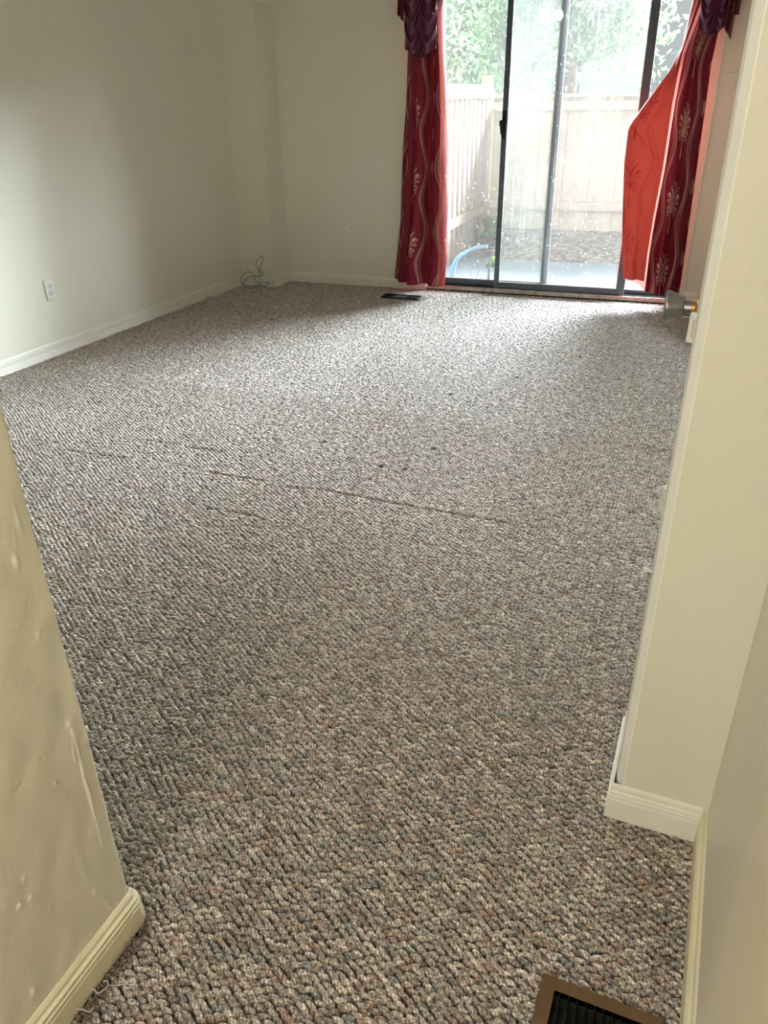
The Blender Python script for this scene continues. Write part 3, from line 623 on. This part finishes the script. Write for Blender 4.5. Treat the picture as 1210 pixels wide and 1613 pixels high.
# ---------------------------------------------------------------- curtains (back frame)
def seg_d(U, V, a, b):
    d = (b[0]-a[0], b[1]-a[1]); L = d[0]**2+d[1]**2+1e-12
    t = np.clip(((U-a[0])*d[0]+(V-a[1])*d[1])/L, 0, 1); return np.hypot(U-a[0]-t*d[0], V-a[1]-t*d[1]), t
def motif(U, V, PU=0.47, PV=0.44):
    """damask mask on cloth coordinates: leaf column, wavy vine, tree column, mirrored vine"""
    u = np.mod(U, PU); v = np.mod(V, PV); mk = np.zeros(U.shape)
    AA = 0.0012
    def put(d, w): nonlocal mk; mk = np.maximum(mk, np.clip((w-d)/AA+0.5, 0, 1))
    for c, sg in ((0.120, 1), (0.350, -1)):
        x = (u-c)*sg; w = 0.030*np.sin(2*PI*V/PV)
        sl = np.sqrt(1+(0.030*2*PI/PV*np.cos(2*PI*V/PV))**2)
        put(np.abs(x-w+0.020)/sl, 0.0017); put(np.abs(x-w)/sl, 0.0015); put(np.abs(x-w-0.015)/sl, 0.0015)
        dots = np.hypot((x-w-0.0075)/sl, (np.mod(V, 0.011)-0.0055)); put(dots, 0.0030)
    # tree
    T = (0.235, 0.05); uu = (u-T[0])/1.25; vv = (v-T[1])/1.7
    d, t = seg_d(uu, vv, (0, 0), (0.002, 0.085)); put(d-0.0030*(1-t)**1.5, 0.0022)
    leaves = [(-.010, .165, 100), (.008, .170, 70), (-.026, .150, 125), (.026, .152, 50), (-.036, .128, 150), (.036, .130, 30), (-.014, .140, 110), (.012, .142, 65), (-.040, .104, 175), (.041, .106, 0), (-.022, .118, 140), (.023, .118, 40), (-.034, .082, 200), (.035, .084, -25), (0, .125, 90), (.046, .124, 20), (-.046, .122, 160)]
    for (lx, lz, an) in leaves:
        d, t = seg_d(uu, vv, (0.002+0.1*lx, 0.070), (lx*0.75, lz-0.014)); put(d, 0.0010)
        c_, s_ = math.cos(math.radians(an)), math.sin(math.radians(an)); ex = (uu-lx)*c_+(vv-lz)*s_; ey = -(uu-lx)*s_+(vv-lz)*c_
        r = np.hypot(ex/0.0105, ey/0.0050); put((np.abs(r-0.85))*0.006, 0.0013)
        if int(abs(lx)*1000) % 3 == 0: put((r-0.7)*0.006, 0.0002)
    for (lx, lz) in ((.026, .066), (-.026, .064)):
        r = np.hypot(uu-lx, vv-lz); put(np.abs(r-0.009), 0.0012)
    # big leaf
    for (lu, lz, sg) in ((0.0, 0.10, 1), (PU, 0.10, 1), (0.03, 0.32, -1), (PU+0.03, 0.32, -1)):
        x = (u-lu)*sg; z = (v-lz); z2 = z/0.045
        half = 0.020*np.clip(1-z2**2, 0, 1)**1.2; ins = (np.abs(z2) < 1)
        put(np.where(ins, np.abs(np.abs(x)-half), 1), 0.0014)
        hat = ins & (x > 0) & (x < half) & (np.mod(z*1000+x*800, 6.0) < 3.2); mk = np.maximum(mk, hat*0.9)
        put(np.where(ins, np.abs(x), 1), 0.0010)
    return mk
def set_attr(o, name, C):
    at = o.data.attributes.new(name, 'FLOAT_COLOR', 'POINT'); at.data.foreach_set('color', np.concatenate([C, np.ones((len(C), 1))], 1).astype(np.float32).ravel())
FACE, BEIGE = np.array([0.110, 0.007, 0.017]), np.array([0.44, 0.30, 0.24])
BACKC, BACKM = np.array([0.52, 0.085, 0.065]), np.array([0.36, 0.030, 0.035])
def make_cloth(name, P, U, V, parent, thin, thick=0.0012):
    """P: rows x cols x 3 in back frame. a face sheet and its reverse, joined as one cloth"""
    r, c = P.shape[:2]; Pw = BW(P)
    du = np.gradient(Pw, axis=1); dv = np.gradient(Pw, axis=0); nn = np.cross(du, dv); nn /= np.linalg.norm(nn, axis=2, keepdims=True)+1e-9
    A = Pw; B = Pw+nn*thick
    i = np.arange(r*c).reshape(r, c); f1 = np.stack([i[:-1, :-1], i[:-1, 1:], i[1:, 1:], i[1:, :-1]], -1).reshape(-1, 4)
    f2 = f1[:, ::-1]+r*c
    org = np.array(parent['_o']); me = bpy.data.meshes.new(name)
    Vv = np.concatenate([A.reshape(-1, 3), B.reshape(-1, 3)])-org; F = np.concatenate([f1, f2])
    me.vertices.add(len(Vv)); me.vertices.foreach_set('co', Vv.astype(np.float32).ravel()); me.loops.add(F.size); me.loops.foreach_set('vertex_index', F.astype(np.int32).ravel())
    me.polygons.add(len(F)); me.polygons.foreach_set('loop_start', np.arange(0, F.size, 4, dtype=np.int32)); me.polygons.foreach_set('use_smooth', np.ones(len(F), bool))
    me.materials.append(M['curtain']); me.materials.append(M['curtainback']); me.materials.append(M['curtainglow'])
    me.polygons.foreach_set('material_index', np.concatenate([np.tile(np.asarray(thin)[:-1]*2, r-1), np.ones(len(f2))]).astype(np.int32)); me.update()  # thin columns take the brightened copy of the same face cloth
    o = bpy.data.objects.new(name, me); COL.objects.link(o); o.parent = parent; o['_o'] = org.tolist()
    mk = motif(U, V).reshape(-1, 1)
    Cf = FACE*(1-mk)+BEIGE*mk; Cb = BACKC*(1-mk)+BACKM*mk
    set_attr(o, 'pattern', np.concatenate([Cf, Cf])); set_attr(o, 'patternback', np.concatenate([Cb, Cb])); return o
def interp(z, tbl): zs = [a for a, b in tbl][::-1]; xs = [b for a, b in tbl][::-1]; return np.interp(z, zs, xs)

cl = root('window_curtain', BW([-2.15, 5.75, 0.06]).tolist()); tag(cl, 'left red patterned curtain gathered beside the patio door', 'curtain', 'red patterned curtains')
prof = smooth_path(np.array([(0, 5.85), (.05, 5.80), (.12, 5.79), (.22, 5.825), (.27, 5.845), (.26, 5.80), (.17, 5.765), (.16, 5.715), (.23, 5.695), (.33, 5.715), (.43, 5.775), (.475, 5.79), (.47, 5.745), (.385, 5.70), (.37, 5.655), (.44, 5.635), (.54, 5.655), (.62, 5.715), (.68, 5.725), (.74, 5.675), (.81, 5.635), (.90, 5.640), (.97, 5.68), (1.0, 5.74), (.965, 5.80)]), 20)
L = np.concatenate([[0], np.cumsum(np.hypot(*(np.diff(prof*[0.42, 1.0], axis=0).T)))]); nc = 340; s = np.linspace(0, L[-1], nc)
fx = np.interp(s, L, prof[:, 0]); fy = np.interp(s, L, prof[:, 1])
nr = 1000; t = np.linspace(0, 1, nr)[:, None]; zb = 0.080-0.012*fx[None]; Z = 2.16+(zb-2.16)*t
XLt = interp(Z, [(2.16, -2.245), (1.598, -2.261), (1.324, -2.275), (.823, -2.311), (.509, -2.328), (.103, -2.384)]); XRt = interp(Z, [(2.16, -1.995), (1.918, -1.984), (1.589, -1.963), (1.32, -1.947), (.742, -1.932), (.293, -1.920), (.07, -1.938)])
wob = 0.008*np.sin(Z*5+fx[None]*9)+0.004*np.sin(Z*11+fx[None]*20)
amp = 0.50+0.50*(1-np.clip(Z/2.1, 0, 1))
P = np.stack([XLt+(XRt-XLt)*fx[None]+wob*0.6*(1-(2*fx[None]-1)**2), 5.745+(fy[None]-5.745)*amp+wob, Z], -1)
make_cloth('curtain_panel', P, np.repeat(s[None]+0.055, nr, 0), Z+0.30, cl, fx > 0.90)

cr2 = root('window_curtain', BW([-0.42, 5.75, 0.1]).tolist()); tag(cr2, 'right red patterned curtain with its coral reverse flipped outward', 'curtain', 'red patterned curtains')
nr = 1000; t = np.linspace(0, 1, nr)[:, None]
xr_ = [(2.16, -.215), (1.9, -.235), (1.51, -.258), (1.155, -.250), (.697, -.240), (.197, -.230), (.05, -.230)]
xe_ = [(2.16, -.33), (1.842, -.365), (1.564, -.437), (1.302, -.453), (.931, -.456), (.615, -.471), (.364, -.477), (.05, -.470)]
xl_ = [(2.16, -.385), (1.828, -.417), (1.600, -.443), (1.50, -.483), (1.445, -.513), (1.304, -.609), (1.175, -.693), (1.147, -.701), (.948, -.702), (.771, -.686), (.526, -.662), (.272, -.628), (.194, -.612), (.05, -.60)]
# path parameter q: 0..1 column (right to left), 1..2 rear layer, 2..2.4 turn, 2.4..3.4 coral reverse
qs = np.concatenate([np.linspace(0, 1, 170), np.linspace(1, 2, 80)[1:], np.linspace(2, 2.4, 34)[1:], np.linspace(2.4, 3.4, 100)[1:]]); Q = np.repeat(qs[None], nr, 0)
zbot = np.interp(qs, [0, .3, 1.0, 1.3, 2.0, 2.4, 3.0, 3.4], [.085, .075, .100, .150, .175, .19, .195, .185])[None]; Z = 2.16+(zbot-2.16)*t
xr, xe, xl = interp(Z, xr_), interp(Z, xe_), interp(Z, xl_)
c = np.clip(Q, 0, 1); yc = 5.765+0.030*np.sin(c*2*PI*2.3+0.6+0.3*np.sin(Z*3))*np.clip(1.2-c*.5, 0, 1)+0.012*np.sin(c*17+Z*2)
xc = xr+(xe+0.012-xr)*c
r_ = np.clip(Q-1, 0, 1); xrear = xe+0.012+(xl-xe-0.012)*r_; yr = 5.755+0.035*np.sin(r_*PI*0.5)+0.006*np.sin(r_*9+Z*6)
u_ = np.clip((Q-2)/0.4, 0, 1); xt = xl-0.006*np.sin(u_*PI); yt = 5.79-0.055*u_
k_ = np.clip(Q-2.4, 0, 1); xk = xl+(xe-xl)*k_
kink = np.exp(-((Z-1.12)/0.10)**2)
yk = 5.735-0.028*k_-0.030*np.sin(k_*PI)*(0.6+0.5*np.sin(Z*4))-0.018*np.exp(-((Z-1.16+0.25*k_)/0.020)**2)*(1-k_)+0.010*np.sin(Z*13+k_*7)*(1-k_)+0.006*np.sin(k_*11+Z*3)-0.012*np.exp(-((k_-0.35-0.12*np.sin(Z*3))/0.10)**2)*np.clip((0.9-Z)/0.3, 0, 1)
X = np.where(Q <= 1, xc, np.where(Q <= 2, xrear, np.where(Q <= 2.4, xt, xk))); Yc = np.where(Q <= 1, yc, np.where(Q <= 2, yr, np.where(Q <= 2.4, yt, yk)))
P = np.stack([X, Yc, Z], -1)
Ucol = np.interp(Q, [0, 1, 2, 2.4, 3.4], [0.0, 0.40, 0.60, 0.66, 0.90])
make_cloth('curtain_panel', P[:, ::-1], (Ucol+0.005)[:, ::-1], (Z+0.335), cr2, (qs > 1.0)[::-1])
# rod
rod = root('curtain_rod', BW([-1.2, 5.78, 2.18]).tolist()); tag(rod, 'curtain rod above the patio door carrying both red curtains', 'rod')
link('pole', MB().tube(BW(np.array([(-2.4, 5.75, 2.19), (-0.12, 5.75, 2.19)])), 0.010, 12), 'blackmetal', rod)
for x in (-2.36, -0.16): link('bracket', MB().box((x-.01, 5.75, 2.17), (x+.01, 5.862, 2.20), 0.002), 'blackmetal', rod, back=True)

# satin swags over the curtain tops
def swag(xc, w, zbot, label, seed, tails):
    r = root('curtain_valance', BW([xc, 5.66, zbot]).tolist()); tag(r, label, 'valance', 'plum satin valances')
    rr, cc = 170, 110; u = np.linspace(-1, 1, cc)[None]; v = np.linspace(0, 1, rr)[:, None]
    depth = 0.955+0.045*np.cos(u*PI*0.9)-0.02*np.abs(np.sin((u+0.35)*PI*1.4))
    Z = 2.20-(2.20-zbot)*v*depth
    X = xc+w*u*(1-0.10*v**2)+0*v
    hub = np.mod((u+1)*1.0, 1.0)*2-1      # two swag bellies side by side
    ph = v*depth*34-5.5*(1-hub**2)
    Y = 5.620-0.020*(1-hub**2)*np.sin(v*PI*0.5)+0.015*np.sin(ph)*(1-0.6*hub**4)*np.clip(v*4, 0, 1)+0.016*np.abs(u)**3
    mb = MB(); mb.grid(np.stack([X+0*Z, Y, Z], -1)); o = link('swag_drape', mb, 'satin', r, smooth=True, back=True)
    sm = o.modifiers.new('thickness', 'SOLIDIFY'); sm.thickness = 0.003
    for (tx, tw, tz, lean) in tails:
        u = np.linspace(-1, 1, 40)[None]; v = np.linspace(0, 1, 80)[:, None]
        zz = 2.2-(2.2-tz)*v*(1-0.12*(u*np.sign(lean)+1)/2)
        xx = tx+lean*v+tw*u*(0.6+0.4*np.sin(v*PI*0.55)); yy = 5.595+0.014*np.sin(u*6+v*2)
        mb = MB(); mb.grid(np.stack([xx, yy+0*zz, zz], -1)); q = link('swag_tail', mb, 'satinred', r, smooth=True, back=True)
        sm = q.modifiers.new('thickness', 'SOLIDIFY'); sm.thickness = 0.003
swag(-2.112, 0.120, 1.572, 'plum satin swag over the top of the left red curtain', 1, [(-2.225, 0.022, 1.795, -0.018), (-2.015, 0.022, 1.812, 0.010)])
swag(-0.285, 0.090, 1.640, 'plum satin swag over the top of the right red curtain', 2, [(-0.195, 0.026, 1.625, -0.004), (-0.170, 0.02, 1.72, 0.0)])

# ---------------------------------------------------------------- ceiling light of the room (mirrored in the sliding glass)
lt = root('ceiling_light', (-1.84, 1.72, H)); tag(lt, 'lit three-shade ceiling light mirrored in the patio door glass', 'lamp')
link('canopy', MB().lathe([(0, 0), (0, .07), (.015, .07), (.03, .03), (.03, 0)], (-1.84, 1.72, H), (0, 0, -1), 24), 'steel', lt, smooth=True)
link('stem', MB().tube([(-1.84, 1.72, H-.02), (-1.84, 1.72, H-.24)], 0.008, 10), 'steel', lt)
for k in range(3):
    a = math.radians(90+120*k+25); cx, cy_ = -1.84+0.12*math.cos(a), 1.72+0.12*math.sin(a)
    link('arm', MB().tube(smooth_path([(-1.84, 1.72, H-.22), ((-1.84+cx)/2, (1.72+cy_)/2, H-.24), (cx, cy_, H-.22)], 5), 0.006, 8), 'steel', lt)
    link('lamp_shade', MB().lathe([(0, 0), (0.0, .020), (.02, .034), (.055, .042), (.08, .040), (.095, .028), (.10, 0)], (cx, cy_, H-.228), (0, 0, -1), 20), 'bulb', lt, smooth=True)

# ---------------------------------------------------------------- outside (back frame)
g = MB(); g.box((-4.5, 6.03, -0.25), (2.5, 7.7, -0.07)); struct(link('patio_slab', g, 'concrete', back=True), 'pale concrete patio slab outside the door', 'patio')
gx, gy = np.meshgrid(np.linspace(-6, 5, 120), np.linspace(7.6, 14, 90)); gz = -0.08+0.12*np.clip((gy-7.6)/1.2, 0, 1)+0.02*np.sin(gx*5)*np.sin(gy*7)
struct(link('ground', MB().grid(np.stack([gx, gy, gz], -1)), 'litter', back=True, smooth=True), 'garden bed covered in fallen leaves', 'ground')
gx, gy = np.meshgrid(np.linspace(-40, 40, 20), np.linspace(13.9, 60, 20)); struct(link('ground_far', MB().grid(np.stack([gx, gy, gx*0-0.1], -1)), 'litter', back=True))
def fence(name, x0, y0, x1, y1, top, label, bw=0.095, posts=(0, 1), cap=True, ptop=0.0):
    r = root(name, BW([(x0+x1)/2, (y0+y1)/2, -0.1]).tolist()); tag(r, label, 'fence')
    d = np.array([x1-x0, y1-y0]); L_ = np.hypot(*d); d /= L_; n_ = np.array([d[1], -d[0]])
    def P(s_, o_, z): q = np.array([x0, y0])+d*s_+n_*o_; return (q[0], q[1], z)
    mb = MB(); s_ = 0.0; k = 0
    def obox(m_, a, b, o0, o1, z0, z1): m_.add([P(a, o0, z0), P(b, o0, z0), P(b, o1, z0), P(a, o1, z0), P(a, o0, z1), P(b, o0, z1), P(b, o1, z1), P(a, o1, z1)], [(0, 3, 2, 1), (4, 5, 6, 7), (0, 1, 5, 4), (1, 2, 6, 5), (2, 3, 7, 6), (3, 0, 4, 7)])
    while s_ < L_-0.02:
        off = 0.0 if k % 2 == 0 else 0.022; obox(mb, s_, min(s_+bw, L_), off, off+0.018, -0.12, top); s_ += bw-0.012; k += 1
    link('boards', mb, 'wood', r, back=True)
    for z in (0.25, top-0.12):
        mb = MB(); obox(mb, 0, L_, 0.042, 0.08, z, z+0.08); link('rail', mb, 'wood', r, back=True)
    if cap: mb = MB(); obox(mb, 0, L_, -0.045, 0.09, top, top+0.03); link('cap_rail', mb, 'woodpost', r, back=True)
    for p in posts:
        mb = MB(); obox(mb, p*L_-0.045, p*L_+0.045, -0.05, 0.05, -0.15, top+ptop); link('post', mb, 'woodpost', r, back=True)
fence('wooden_fence', -2.40, 6.2, -2.37, 8.75, 1.45, 'tan board fence running away on the left behind the glass', posts=(0, 1), cap=False, ptop=0.085)
fence('wooden_fence', -2.40, 9.0, 2.6, 9.0, 1.33, 'lower tan board fence with a cap rail across the back of the patio', bw=0.15, posts=(0.005, .42, .8))
# distant house
hs = root('house', BW([-6.5, 24, -0.1]).tolist()); tag(hs, 'pale grey house with white windows beyond the fence', 'house')
mb = MB()
for k in range(34): mb.prism([(24.0, -0.1+k*.17), (23.975, -0.1+k*.17), (24.0, .07+k*.17)], 0, -13, -4.2)
mb.box((-13, 24.0, -0.1), (-4.2, 30, 5.7)); link('wall', mb, 'siding', hs, back=True)
mb = MB(); mb.prism([(23.4, 5.55), (23.4, 5.75), (27, 7.2), (30.6, 5.75), (30.6, 5.55)], 0, -13.3, -3.9); link('roof', mb, 'roof', hs, back=True)
for (px0, px1, py0, py1) in [(712, 731, 72, 127), (768, 790, 74, 125)]:
    a = on_back(px0, py1, 23.95); b = on_back(px1, py0, 23.95); mid = on_back(px0, (py0+py1)/2-6, 23.95)[2]
    mb = MB(); mb.box((a[0], 23.9, a[2]), (b[0], 23.97, b[2])); f_ = link('window', mb, 'white', hs, back=True)
    mb = MB(); w_ = (b[0]-a[0]); mb.box((a[0]+w_*.22, 23.88, mid), (b[0]-w_*.22, 23.92, b[2]-.1)); link('pane', mb, 'pane', f_, back=True)
# trees: leaf-card crowns around a trunk
def tree(lx, ly, h, rad, n, label, seed, m='leaf', ls=0.10, trunk=True, zlow=0.35, name='tree', cat='tree', group='trees beyond the fence'):
    rg = np.random.default_rng(seed); r = root(name, BW([lx, ly, -0.1]).tolist()); tag(r, label, cat, group)
    if trunk:
        P_ = BW(np.array([(lx, ly, -0.2), (lx+.05, ly, h*.3), (lx-.06, ly, h*.6), (lx+.05, ly, h*.9)])); mb = MB().tube(smooth_path(P_, 5), np.linspace(0.16, 0.04, 16), 10)
        for k in range(7):
            a = rg.random()*6.28; z = h*(.3+.08*k); q = np.array([(lx, ly, z), (lx+math.cos(a)*rad*.4, ly+math.sin(a)*rad*.4, z+h*.1), (lx+math.cos(a)*rad*.8, ly+math.sin(a)*rad*.8, z+h*.22)]); mb.tube(smooth_path(BW(q), 4), np.linspace(.06, .015, 9), 6)
        link('trunk', mb, 'bark', r, smooth=True)
    nb = 16; cen = np.stack([rg.normal(0, rad*.5, nb), rg.normal(0, rad*.4, nb), h*(zlow+(1-zlow)*rg.random(nb))], 1); k = rg.integers(0, nb, n)
    c_ = cen[k]+rg.normal(0, 1, (n, 3))*rad*.28+[lx, ly, 0]; c_[:, 2] = np.maximum(c_[:, 2], 0.05)
    a = rg.normal(0, 1, (n, 3)); a /= np.linalg.norm(a, axis=1)[:, None]; b = np.cross(a, rg.normal(0, 1, (n, 3))); b /= np.linalg.norm(b, axis=1)[:, None]
    s_ = ls*(.6+.8*rg.random((n, 1))); V = np.stack([c_-a*s_, c_+b*s_*.45, c_+a*s_, c_-b*s_*.45], 1).reshape(-1, 3); F = [(4*i, 4*i+1, 4*i+2, 4*i+3) for i in range(n)]
    link('foliage', MB().add(V, F), m, r, back=True)
tree(-2.2, 13.0, 5.2, 1.35, 42000, 'green leafy tree beyond the back fence, seen through the sliding glass', 3, ls=.055)
tree(-4.3, 19.0, 5.2, 1.6, 16000, 'tall green tree beside the distant house', 4, ls=.09)
tree(2.9, 15.5, 3.1, 1.5, 30000, 'green tree beyond the fence near the right curtain', 6, ls=.07)
tree(-6.6, 42, 16, 3.6, 9000, 'large green tree rising behind the distant house', 7, ls=.3)
pc = on_back(763, 358, 8.2); tree(pc[0]+0.1, 8.2, 0.22, 0.08, 260, 'low bright green plant at the foot of the left fence', 9, m='leaf2', ls=.04, trunk=False, zlow=.3, name='plant', cat='plant', group=None)
pc = on_back(764, 425, 6.55); tree(pc[0]+0.02, 6.75, 0.10, 0.05, 120, 'small green plant on the patio inside the blue hoop', 10, m='leaf2', ls=.03, trunk=False, zlow=.3, name='plant', cat='plant', group=None)
# blue hoop with wire legs, and a dark stake, on the slab
hp = root('garden_hoop', BW([-1.85, 6.5, -0.07]).tolist()); tag(hp, 'pale blue curved plastic hoop on thin wires outside the glass', 'hoop')
arc = [on_back(x, y, 6.5) for x, y in [(716, 416), (722, 406), (733, 398), (745, 392), (755, 389), (768, 389)]]; arc = np.array([[arc[0][0]-.03, 6.5, -0.06]]+[list(p) for p in arc])
link('hoop_tube', MB().tube(BW(smooth_path(arc, 6)), np.linspace(.022, .011, 37), 10), 'bluehose', hp, smooth=True)
for q in ([(730, 402), (738, 418), (744, 440)], [(768, 390), (758, 415), (750, 440)]):
    w_ = np.array([on_back(x, y, 6.5) for x, y in q]); w_ = np.vstack([w_, [w_[-1][0], 6.5, -0.065]]); link('wire_leg', MB().tube(BW(smooth_path(w_, 5)), 0.0022, 6), 'greyp', hp)
st = np.array([on_back(x, y, 6.5) for x, y in [(777, 393), (772, 412), (770, 436)]]); st = np.vstack([st, [st[-1][0], 6.5, -0.07]])
tag(link('garden_stake', MB().tube(BW(smooth_path(st, 5)), [.010]*11+[.014]*5, 8), 'greyp', smooth=True), 'dark grey stake standing outside beside the blue hoop', 'stake')

for o in bpy.data.objects:
    if '_o' in o: del o['_o']
